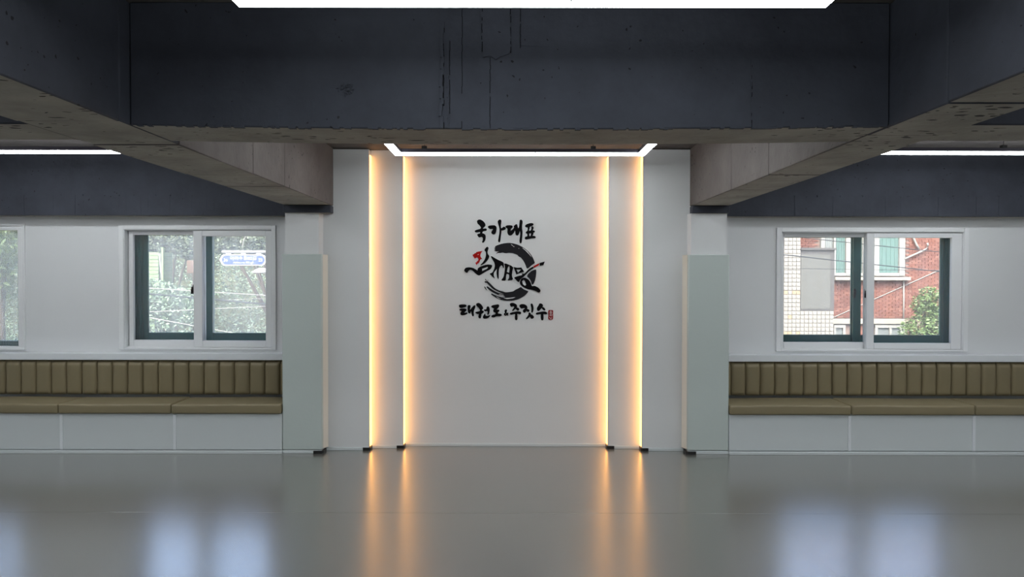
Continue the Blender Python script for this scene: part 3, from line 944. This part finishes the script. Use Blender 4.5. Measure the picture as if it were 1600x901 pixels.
M['wirewhite'] = mat('white_cable', (0.117, 0.115, 0.110), 0.6, 0.2)
M['leaf'] = mat('green_leaf', (0.044, 0.072, 0.024), 0.6, 0.3, var=.4, scale=1.1)
M['leafdark'] = mat('dark_green_leaf', (0.055, 0.073, 0.047), 0.6, 0.3, var=.4, scale=.8)
M['leafpale'] = mat('pale_green_leaf', (0.072, 0.108, 0.074), 0.6, 0.3, var=.35, scale=1.0)
M['bark'] = mat('tree_bark', (0.031, 0.022, 0.016), 0.9, 0.1, var=.3)
M['earth'] = mat('earth_bank', (0.048, 0.052, 0.032), 0.95, 0.05, var=.4, scale=.9)
M['asphalt'] = mat('asphalt', (0.112, 0.112, 0.115), 0.9, 0.2, var=.15, scale=.8)
M['signblue'] = mat('street_sign_blue', (0.004, 0.019, 0.104), 0.4, 0.4)
M['signwhite'] = mat('street_sign_white', (0.194, 0.196, 0.203), 0.4, 0.4)
M['limegreen'] = mat('light_green_sheet', (0.067, 0.104, 0.050), 0.6, 0.3, var=.12)
M['palesheet'] = mat('white_tarp', (0.265, 0.269, 0.259), 0.7, 0.2)
M['orange'] = mat('orange_red_board', (0.055, 0.033, 0.024), 0.6, 0.2)
GZ = -3.4
box('street_ground', M['asphalt'], -60, 60, 7.6, 90, GZ - .2, GZ, kind='structure')
box('outer_wall', M['cream'], XL, XR, 7.31, 7.5, GZ, -.21, kind='structure')

# brick house opposite the right window
FY = 24.0
def fx(px): return (px - 802) * FY / 1136 + .0
def fz(py): return 1.58 + (432.8 - py) * FY / 1136
house = empty('brick_house', (12.0, FY, GZ), 'red brick house with a white window, seen through the right window', 'building')
H = lambda x: x - 12.0
V = lambda z: z - GZ
box('wall', M['mortar'], H(6.0), H(24), .012, 6, 0, V(8), house)
bl, bh = .2135, .0660
win = (fx(1280), fx(1411), fz(429), 3.9)
low = [(fx(1300), fx(1319), -1.2, fz(507)), (fx(1364), fx(1412), -1.2, fz(507))]
band = (fz(505), fz(497))
pool = []
for j in range(90):
    z = -1.0 + j * bh
    if z > 4.9: break
    for i in range(-1, 52):
        x = 7.8 + i * bl + (bl / 2 if j % 2 else 0)
        xa, xb = x, x + bl - .012
        if xa > 18: break
        if xb > win[0] and xa < win[1] and z + bh > win[2] - .12 and z < win[3]: continue
        if z + bh > band[0] - .01 and z < band[1] + .01: continue
        if any(xb > l[0] - .08 and xa < l[1] + .08 and z + bh > l[2] and z < l[3] for l in low): continue
        px = 802 + (xa + .1) * 1136 / FY
        py = 432.8 - (z - 1.58) * 1136 / FY
        seen = (1300 < px < 1332 or 1365 < px < 1468 or (1250 < px < 1304 and py < 392)) and 368 < py < 526
        pool.append((not seen, random.random() if not seen else abs(px - 1400) + abs(py - 450), xa, xb, z))
pool.sort()
bms = []
for m in M['brick']:
    bm = bmesh.new()
    bx(bm, -(bl - .012) / 2, (bl - .012) / 2, -.012, .016, 0, bh - .011)
    bmesh.ops.recalc_face_normals(bm, faces=bm.faces[:])
    me = bpy.data.meshes.new('brick')
    bm.to_mesh(me); bm.free()
    me.materials.append(m)
    bms.append(me)
rest = bmesh.new()
for k, (_, _, xa, xb, z) in enumerate(pool):
    if k < 300:
        o = bpy.data.objects.new('brick', random.choices(bms, (5, 3, 2))[0])
        COL.objects.link(o)
        o.parent = house
        o.location = (H((xa + xb) / 2), random.uniform(-.004, .003), V(z))
    else:
        bx(rest, H(xa), H(xb), -.012 + random.uniform(-.004, .003), .016, V(z), V(z + bh - .011), mi=random.choices((0, 1, 2), (5, 3, 2))[0])
obj('brickwork', rest, M['brick'], house, kind='stuff')
# upper window
bm = bmesh.new()
for (a, b) in ((1280, 1286.5), (1300, 1303.5), (1319, 1328), (1345, 1350), (1362, 1371), (1402, 1411)):
    bx(bm, H(fx(a)), H(fx(b)), -.09, .02, V(fz(429)), V(3.9), .01, 1)
bx(bm, H(fx(1280)), H(fx(1411)), -.08, .02, V(fz(430)), V(fz(425.5)))
bx(bm, H(fx(1280)), H(fx(1411)), -.08, .02, V(3.8), V(3.9))
wf = obj('window', bm, M['whiteframe'], house)
for (a, b, m) in ((1286, 1301, 'greypane'), (1303, 1320, 'tealpane'), (1327, 1346, 'tealpane'), (1349, 1363, 'tealpane'), (1370.5, 1403, 'tealpane')):
    bm = bmesh.new()
    n = 10
    x0, x1 = H(fx(a)), H(fx(b))
    for i in range(n):          # curtain folds behind the glazing
        u, v = x0 + (x1 - x0) * i / n, x0 + (x1 - x0) * (i + 1) / n
        bx(bm, u, v, -.01 + .012 * (i % 2), .0115, V(fz(426)), V(3.85))
    obj('pane', bm, M[m], wf)
box('window_sill', M['cream'], H(fx(1300)), H(fx(1417)), -.22, .012, V(fz(437)), V(fz(432)), house, bev=.01)
box('string_course', M['cream'], H(7), H(fx(1412)), -.10, .012, V(band[0]), V(band[1]), house, bev=.01)
for (a, b, ps) in ((1302, 1320, [(1305, 1316)]), (1366, 1412, [(1370, 1388.5), (1392, 1405)])):
    bm = bmesh.new()
    xs_ = [a] + [p for q in ps for p in q] + [b]
    for i in range(0, len(xs_), 2):
        bx(bm, H(fx(xs_[i])), H(fx(xs_[i + 1])), -.06, .012, V(-1.2), V(fz(507)))
    bx(bm, H(fx(a)), H(fx(b)), -.065, .012, V(fz(511)), V(fz(506.5)))
    w_ = obj('window', bm, M['whiteframe'], house)
    for (c, d) in ps:
        box('pane', M['greypane'], H(fx(c)) - .005, H(fx(d)) + .005, -.005, .012, V(-1.2), V(fz(510)), w_)
bm = bmesh.new()
tube(bm, [(H(fx(1410)), -.05, V(fz(437))), (H(fx(1410.3)), -.05, V(fz(470))), (H(fx(1410)), -.05, V(fz(506)))], .022, 8)
obj('downpipe', bm, M['whiteframe'], house)
bm = bmesh.new()
tube(bm, [(H(fx(a)), -.10, V(fz(b))) for a, b in ((1421, 362), (1424, 373), (1428, 382), (1432, 388))], .035, 8)
tube(bm, [(H(fx(a)), -.09, V(fz(b))) for a, b in ((1410, 404), (1425, 397), (1438, 391), (1444, 388), (1446, 383), (1445, 379))], .030, 8)
obj('conduit', bm, M['whiteframe'], house, label='white bent conduit pipes')

# white tiled building corner with a grey screen
TY = 20.0
def gx(px): return (px - 802) * TY / 1136
def gz(py): return 1.58 + (432.8 - py) * TY / 1136
tb = empty('tiled_building', (gx(1225), TY, GZ), 'white tiled building corner with a grey screen, left half of the right window', 'building')
T = lambda x: x - gx(1225)
box('pillar', M['grout'], T(gx(1180)), T(gx(1250)), .012, 3.5, 0, V(6.5), tb)
box('parapet', M['grout'], T(gx(1250)) + .002, T(gx(1303)), .030, 3.5, 0, V(gz(485)), tb)
def tile_mesh(w, h, m):
    bm = bmesh.new()
    bx(bm, -w / 2, w / 2, -.010, .014, -h / 2, h / 2, .004, 1)
    bmesh.ops.recalc_face_normals(bm, faces=bm.faces[:])
    me = bpy.data.meshes.new('tile')
    bm.to_mesh(me); bm.free()
    me.materials.append(m)
    return me
tp = .1125
TM = [tile_mesh(tp - .010, tp - .012, M['tile']), tile_mesh(tp - .010, tp - .012, M['tilerust'])]
restt = bmesh.new()
nt_ = 0
for j in range(-6, 32):
    for i in range(-3, 4):
        x = gx(1250) - (i + .5) * tp + (tp / 2 if j % 2 else 0) - (.0 if j % 2 == 0 else tp / 2)
        z = gz(485) + (j - 7 + .5) * tp
        if i < 0: continue
        rust = (j in (1, 5, 11) and random.random() < .6)
        if z > gz(368) or z < gz(530) or nt_ > 290:
            bx(restt, T(x) - tp / 2 + .005, T(x) + tp / 2 - .005, -.01, .014, V(z) - tp / 2 + .006, V(z) + tp / 2 - .006)
            continue
        o = bpy.data.objects.new('tile', TM[1 if rust else 0])
        COL.objects.link(o)
        o.parent = tb
        o.location = (T(x), random.uniform(-.003, .002), V(z))
        nt_ += 1
for j in range(0, 12):
    for i in range(0, 8):
        wq = (gx(1303) - gx(1250) - .004) / 8
        x = gx(1250) + .004 + (i + .5) * wq
        z = gz(485) - (j + .5) * tp
        if z < gz(530):
            bx(restt, T(x) - wq / 2 + .005, T(x) + wq / 2 - .005, .01, .034, V(z) - tp / 2 + .006, V(z) + tp / 2 - .006)
            continue
        o = bpy.data.objects.new('tile', TM[0])
        COL.objects.link(o)
        o.parent = tb
        o.location = (T(x), .018 + random.uniform(-.003, .002), V(z))
obj('tiling', restt, M['tile'], tb, kind='stuff')
scr = box('screen', M['greysheet'], T(gx(1250)) + .004, T(gx(1303.5)), .02, 1.2, V(gz(485)) + .004, V(gz(390)), tb, label='grey sheet metal screen')
box('screen_panel', M['greysheet2'], T(gx(1251)), T(gx(1297)), .008, .0198, V(gz(482)), V(gz(397)), scr)
bm = bmesh.new()
bx(bm, T(gx(1250)), T(gx(1305)), -.03, 1.25, V(gz(390)) + .001, V(gz(386.5)))
obj('screen_cap', bm, M['greysheet'], scr)

# cables
def cable(name, a, b, sag, r, m, label, n=14):
    a, b = Vector(a), Vector(b)
    bm = bmesh.new()
    tube(bm, [a.lerp(b, i / n) - Vector((0, 0, 4 * sag * (i / n) * (1 - i / n))) for i in range(n + 1)], r, 5)
    return obj(name, bm, M[m], None, label, 'cable', 'overhead cables')
def at(px, py, Y): return ((px - 802) * Y / 1136, Y, 1.58 + (432.8 - py) * Y / 1136)
def span(p, q, Y, r, m, label, sag=.05, ext=.6):
    Y = 16.0 + (Y - 16.5) * .095            # every cable runs to the utility pole
    (x0, _, z0), (x1, _, z1) = at(*p, Y), at(*q, Y)
    k = (z1 - z0) / (x1 - x0)
    far = x1 + (x1 - x0) * ext if x0 > POLE else x0 - (x1 - x0) * ext
    pe = POLE + math.copysign(math.sqrt(.170 ** 2 - (Y - 16.0) ** 2) + .012, x0 - POLE)
    cable('overhead_cable', (pe, Y, z0 + k * (pe - x0)), (far, Y, z0 + k * (far - x0)), sag * .3, r, m, label, 20)
POLE = at(1000, 400, 16.0)[0]
up = empty('utility_pole', (POLE, 16.0, GZ), 'grey concrete utility pole hidden behind the sign wall, carrying the cables', 'utility pole')
bm = bmesh.new()
tube(bm, [(0, 0, 0), (0, 0, 9.0)], [.168, .168], 24)
obj('shaft', bm, M['cream'], up)
span((1226, 396.5), (1464, 422), 15.0, .011, 'wire', 'dark overhead cable crossing the grey screen and the brick house, lower of two')
span((1280, 372.5), (1466, 392), 15.6, .009, 'wire', 'dark overhead cable near the top of the right window, upper of two')
span((1226, 417.5), (1332, 419), 16.5, .005, 'wire', 'thinnest dark cable across the middle of the grey screen', ext=2.5)
cable('wall_cable', at(1290, 500.5, 23.972), at(1530, 392.5, 23.972), .0, .014, 'wirewhite', 'white cable fixed to the brick house, rising to the right')

# leaves
def leaves(bm, n, vol, size, rnd, mi=0):
    for _ in range(n):
        c = vol(rnd)
        if c is None: continue
        u = Vector((rnd.gauss(0, 1), rnd.gauss(0, 1), rnd.gauss(0, .6))).normalized()
        v = u.cross(Vector((rnd.gauss(0, 1), rnd.gauss(0, 1), rnd.gauss(0, 1)))).normalized()
        s = size * rnd.uniform(.6, 1.3)
        q = [c - u * s, c + v * s * .45, c + u * s, c - v * s * .45]
        f = bm.faces.new([bm.verts.new(p) for p in q])
        f.material_index = mi
def blobs(bl_):
    def vol(rnd):
        c, r = rnd.choice(bl_)
        d = Vector((rnd.gauss(0, 1), rnd.gauss(0, 1), rnd.gauss(0, 1))).normalized()
        return Vector(c) + d * r * rnd.uniform(.55, 1.0)
    return vol
def tree(x, y, zb, crowns, n, size, m, label, seed, name='tree', group=None):
    t = empty(name, (x, y, zb), label, 'tree', group)
    rnd = random.Random(seed)
    top = max(c[2] for c, r in crowns)
    bm = bmesh.new()
    tube(bm, [(0, 0, 0), (.05, 0, (top - zb) * .5), (0, .03, (top - zb) * .95)], [.11, .08, .03], 7)
    for c, r in crowns:
        h = (c[2] - zb)
        tube(bm, [(.03, 0, h * .55), ((c[0] - x) * .6, (c[1] - y) * .6, h * .85), (c[0] - x, c[1] - y, h)], [.05, .035, .015], 5)
    obj('trunk', bm, M['bark'], t)
    bm = bmesh.new()
    leaves(bm, n, blobs([((c[0] - x, c[1] - y, c[2] - zb), r) for c, r in crowns]), size, rnd)
    obj('foliage', bm, M[m], t, recalc=False, kind='stuff')
    return t
P_ = lambda px, py, Y=22.5: at(px, py, Y)
tree(P_(1452, 500)[0], 22.5, GZ, [(P_(1451, 462), .33), (P_(1441, 474), .36), (P_(1461, 474), .4), (P_(1446, 488), .36), (P_(1458, 500), .42), (P_(1435, 508), .42), (P_(1422, 520), .40), (P_(1455, 522), .5), (P_(1466, 490), .3), (P_(1440, 535), .6), (P_(1466, 535), .5)], 3600, .055, 'leaf', 'leafy green shrub tree climbing before the brick house', 11)

# overgrown bank opposite the left windows
bank = bmesh.new()
gridv = []
rn = random.Random(3)
for j in range(15):
    row = []
    for i in range(29):
        X = -28 + i * 1.0
        t = j / 14
        Y = 25.5 + 4.5 * t + .4 * math.sin(X * .9) + rn.uniform(-.25, .25)
        Z = GZ + t * 10 + rn.uniform(-.25, .25)
        row.append(bank.verts.new((X, Y, Z)))
    gridv.append(row)
for a, b in zip(gridv, gridv[1:]):
    for i in range(28):
        bank.faces.new((a[i], a[i + 1], b[i + 1], b[i]))
bank_o = obj('earth_bank', bank, M['earth'], kind='structure')
bm = bmesh.new()
def bankvol(rnd):
    X = rnd.uniform(-22, -7)
    t = rnd.random()
    return Vector((X, 25.3 + 4.5 * t + .4 * math.sin(X * .9) - rnd.uniform(0, .8), GZ + t * 10))
leaves(bm, 80000, bankvol, .05, random.Random(5))
obj('creeper', bm, M['leafpale'], bank_o, kind='stuff', recalc=False)
P2 = lambda px, py, Y=24.3: at(px, py, Y)
P3 = lambda px, py: at(px, py, 21.9)
tree(P2(262, 372)[0], 24.3, GZ, [(P2(225, 368), .8), (P2(250, 364), .85), (P2(278, 368), .8), (P2(298, 385), .5), (P2(240, 385), .4)], 6000, .065, 'leafdark', 'dark broad tree top in the left sash of the window with the blue sign', 21, group='trees on the bank')
tree(P3(430, 372)[0], 21.9, GZ, [(P3(340, 366), .7), (P3(370, 360), .8), (P3(400, 364), .75), (P3(388, 379), .4), (P3(350, 380), .4), (P3(408, 382), .4), (P3(430, 366), .6)], 6500, .06, 'leafdark', 'dark broad tree top above the blue street sign', 22, group='trees on the bank')
tree(P2(10, 400)[0], 24.0, GZ, [(P2(-15, 390), 1.0), (P2(15, 380), .9), (P2(5, 430), .9)], 1500, .12, 'leaf', 'pale green tree behind the insect screen of the leftmost window', 23, group='trees on the bank')

# green shed with white tarp
sh = empty('green_shed', (P2(240, 440, 21.8)[0], 21.8, GZ), 'light green corrugated shed with a white tarp on the bank', 'shed')
sx = sh.location.x
for k in range(8):
    z0 = 4.83 + .11 * k
    bm = bmesh.new()
    bx(bm, P2(213, 0, 21.8)[0] - sx, P2(247, 0, 21.8)[0] - sx, .0 + 0.01 * (k % 2), .9, z0, z0 + .107, .01, 1)
    obj('slat', bm, M['limegreen'], sh)
box('shed_base', M['limegreen'], P2(213, 0, 21.8)[0] - sx, P2(247, 0, 21.8)[0] - sx, .03, .9, 0, 4.825, sh)
box('shed_post', M['limegreen'], P2(254, 0, 21.8)[0] - sx, P2(257, 0, 21.8)[0] - sx, -.1, .0, 0, 5.85, sh)
bm = bmesh.new()
xa = P2(248, 0, 21.8)[0] - sx
xb = P2(256, 0, 21.8)[0] - sx
n = 8
fr_ = []
for j in range(n + 1):
    t = j / n
    row = []
    for i in range(5):
        u = i / 4
        x = xa + (xb - xa) * (u * (1 - .2 * t) + .45 * t)
        row.append(bm.verts.new((x, -.05 + .04 * math.sin(u * 9 + t * 3), 5.68 - 1.15 * t)))
    fr_.append(row)
for a, b in zip(fr_, fr_[1:]):
    for i in range(4):
        bm.faces.new((a[i], a[i + 1], b[i + 1], b[i]))
r = bmesh.ops.solidify(bm, geom=bm.faces[:], thickness=.02)
obj('tarp', bm, M['palesheet'], sh, label='white hanging tarp')
bd = empty('notice_board', (P2(297, 412, 23.4)[0], 23.4, GZ), 'small orange red board by the middle of the left window', 'board')
box('board_face', M['orange'], -.11, .16, -.02, .0, 5.08, 5.50, bd, bev=.01)
box('post', M['bark'], .06, .10, .001, .05, 0, 5.45, bd)

tree(at(245, 0, 20.6)[0], 20.6, GZ, [(at(215, 470, 20.6), .65), (at(240, 466, 20.6), .6), (at(265, 478, 20.6), .7), (at(230, 500, 20.6), .8), (at(275, 510, 20.6), .8), (at(295, 480, 20.6), .6)], 5500, .055, 'leafpale', 'pale green bush in front of the light green shed', 25, 'bush')

# street name sign on its arm
SY = 14.0
sg = empty('street_sign', (at(436, 0, SY)[0], SY, GZ), 'blue street name sign with white border hanging from a white arm outside the left window', 'sign')
q = sg.location
rel = lambda px, py, Y=SY: (at(px, py, Y)[0] - q.x, Y - q.y, at(px, py, Y)[2] - q.z)
bm = bmesh.new()
tube(bm, [(0, 0.0, 0), (0, 0, 6.3)], .045, 10)
obj('pole', bm, M['signwhite'], sg)
bm = bmesh.new()
tube(bm, [rel(347, 394), rel(400, 394), rel(437, 394)], .028, 10)
obj('arm', bm, M['signwhite'], sg)
bm = bmesh.new()
for px in (357, 380, 404):
    a = rel(px, 395.5)
    bx(bm, a[0] - .05, a[0] + .05, -.012, .012, a[2] - .06, a[2] - .006, .004, 1)
obj('hanger', bm, M['signwhite'], sg)
def plate(name, pts, y0, h, m):
    bm = bmesh.new()
    polyprism(bm, [rel(*p)[0::2] for p in pts], [], lambda x, y, d: (x, y0 - d, y), h)
    return obj(name, bm, m, sg)
plate('board', [(342.5, 406.5), (347, 399.5), (350, 398), (410, 398), (413, 399.5), (416.5, 406.5), (413, 414), (410, 415.5), (350, 415.5), (347, 414)], .012, .020, M['signwhite'])
blue = plate('blue_field', [(346.0, 406.5), (349, 401), (351, 399.7), (409, 399.7), (411, 401), (414.0, 406.5), (411, 412.5), (409, 413.8), (351, 413.8), (349, 412.5)], -.0085, .002, M['signblue'])
def text(name, s, px, py, hpx, wpx):
    cu = bpy.data.curves.new(name, 'FONT')
    cu.body = s
    cu.align_x = 'CENTER'
    cu.align_y = 'CENTER'
    cu.size = 1.0
    cu.extrude = .001
    cu.offset = .012
    to = bpy.data.objects.new(name, cu)
    COL.objects.link(to)
    dg = bpy.context.evaluated_depsgraph_get()
    me = bpy.data.meshes.new_from_object(to.evaluated_get(dg))
    bpy.data.objects.remove(to)
    xs_ = [v.co.x for v in me.vertices]
    ys_ = [v.co.y for v in me.vertices]
    sx_ = wpx * SY / 1136 / max(1e-4, max(xs_) - min(xs_))
    sy_ = hpx * SY / 1136 / max(1e-4, max(ys_) - min(ys_))
    cx_, cy_ = (max(xs_) + min(xs_)) / 2, (max(ys_) + min(ys_)) / 2
    p = rel(px, py)
    for v in me.vertices:
        x, y, z = v.co
        v.co = (p[0] + (x - cx_) * sx_, -.0120 - z, p[2] + (y - cy_) * sy_)
    me.materials.clear()
    me.materials.append(M['signwhite'])
    o = bpy.data.objects.new(name, me)
    COL.objects.link(o)
    o.parent = sg
    return o
text('lettering', '아리수로82길', 380, 404.0, 6.4, 41)
text('lettering', 'Arisu-ro 82-gil', 380, 411.2, 4.0, 32)
text('number', '26', 352.5, 406.8, 5.0, 6.5)
text('number', '22', 407.0, 406.8, 5.0, 6.5)

bm = bmesh.new()
tube(bm, [rel(384, 356), rel(385, 368), rel(380.5, 376), rel(379, 383), rel(379, 393)], .008, 6)
obj('dangling_wire', bm, M['wirewhite'], sg)  # dangling pale wire, lower end added to meet the arm

# street lamp beside the sign
sl = empty('street_lamp', (at(437, 0, 13.2)[0], 13.2, GZ), 'white domed street lamp head below the blue sign', 'street lamp')
q2 = sl.location
bm = bmesh.new()
tube(bm, [(0, 0, 0), (0, 0, at(437, 427, 13.2)[2] - GZ)], .05, 10)
obj('pole', bm, M['signwhite'], sl)
bm = bmesh.new()
c = at(409, 426.5, 13.2)
N = 16
prof = [(0, .085), (.06, .08), (.11, .058), (.15, .028), (.17, 0.0), (.15, -.006), (0, -.006)]
prev = None
for (r, h) in prof:
    ring = [bm.verts.new((c[0] - q2.x + r * math.cos(2 * math.pi * k / N), r * math.sin(2 * math.pi * k / N), c[2] - GZ + h)) for k in range(N)] if r > 0 else [bm.verts.new((c[0] - q2.x, 0, c[2] - GZ + h))]
    if prev:
        for k in range(N):
            vs = [prev[k % len(prev)], prev[(k + 1) % len(prev)], ring[(k + 1) % len(ring)], ring[k % len(ring)]]
            vs = list(dict.fromkeys(vs))
            f = bm.faces.new(vs)
            f.smooth = True
    prev = ring
obj('lamp_dome', bm, M['signwhite'], sl)
bm = bmesh.new()
tube(bm, [(c[0] - q2.x + .1, 0, c[2] - GZ + .03), (0, 0, c[2] - GZ + .05)], .02, 8)
obj('lamp_arm', bm, M['signwhite'], sl)

span((214, 449.5), (420, 461.5), 17.0, .010, 'wirewhite', 'pale cable below the street lamp, uppermost of the left window')
span((214, 458), (424, 475.5), 17.3, .018, 'wire', 'thick dark cable bundle across the left window')
span((280, 485.5), (420, 478), 17.6, .008, 'wirewhite', 'pale cable rising to the right across the middle of the left window')
span((226, 496), (305, 510), 17.9, .010, 'wirewhite', 'lowest pale cable slanting down across the left sash of the left window', ext=.05)
span((330, 470), (424, 466), 18.2, .006, 'wirewhite', 'thin pale cable behind the thick bundle of the left window', ext=.3)
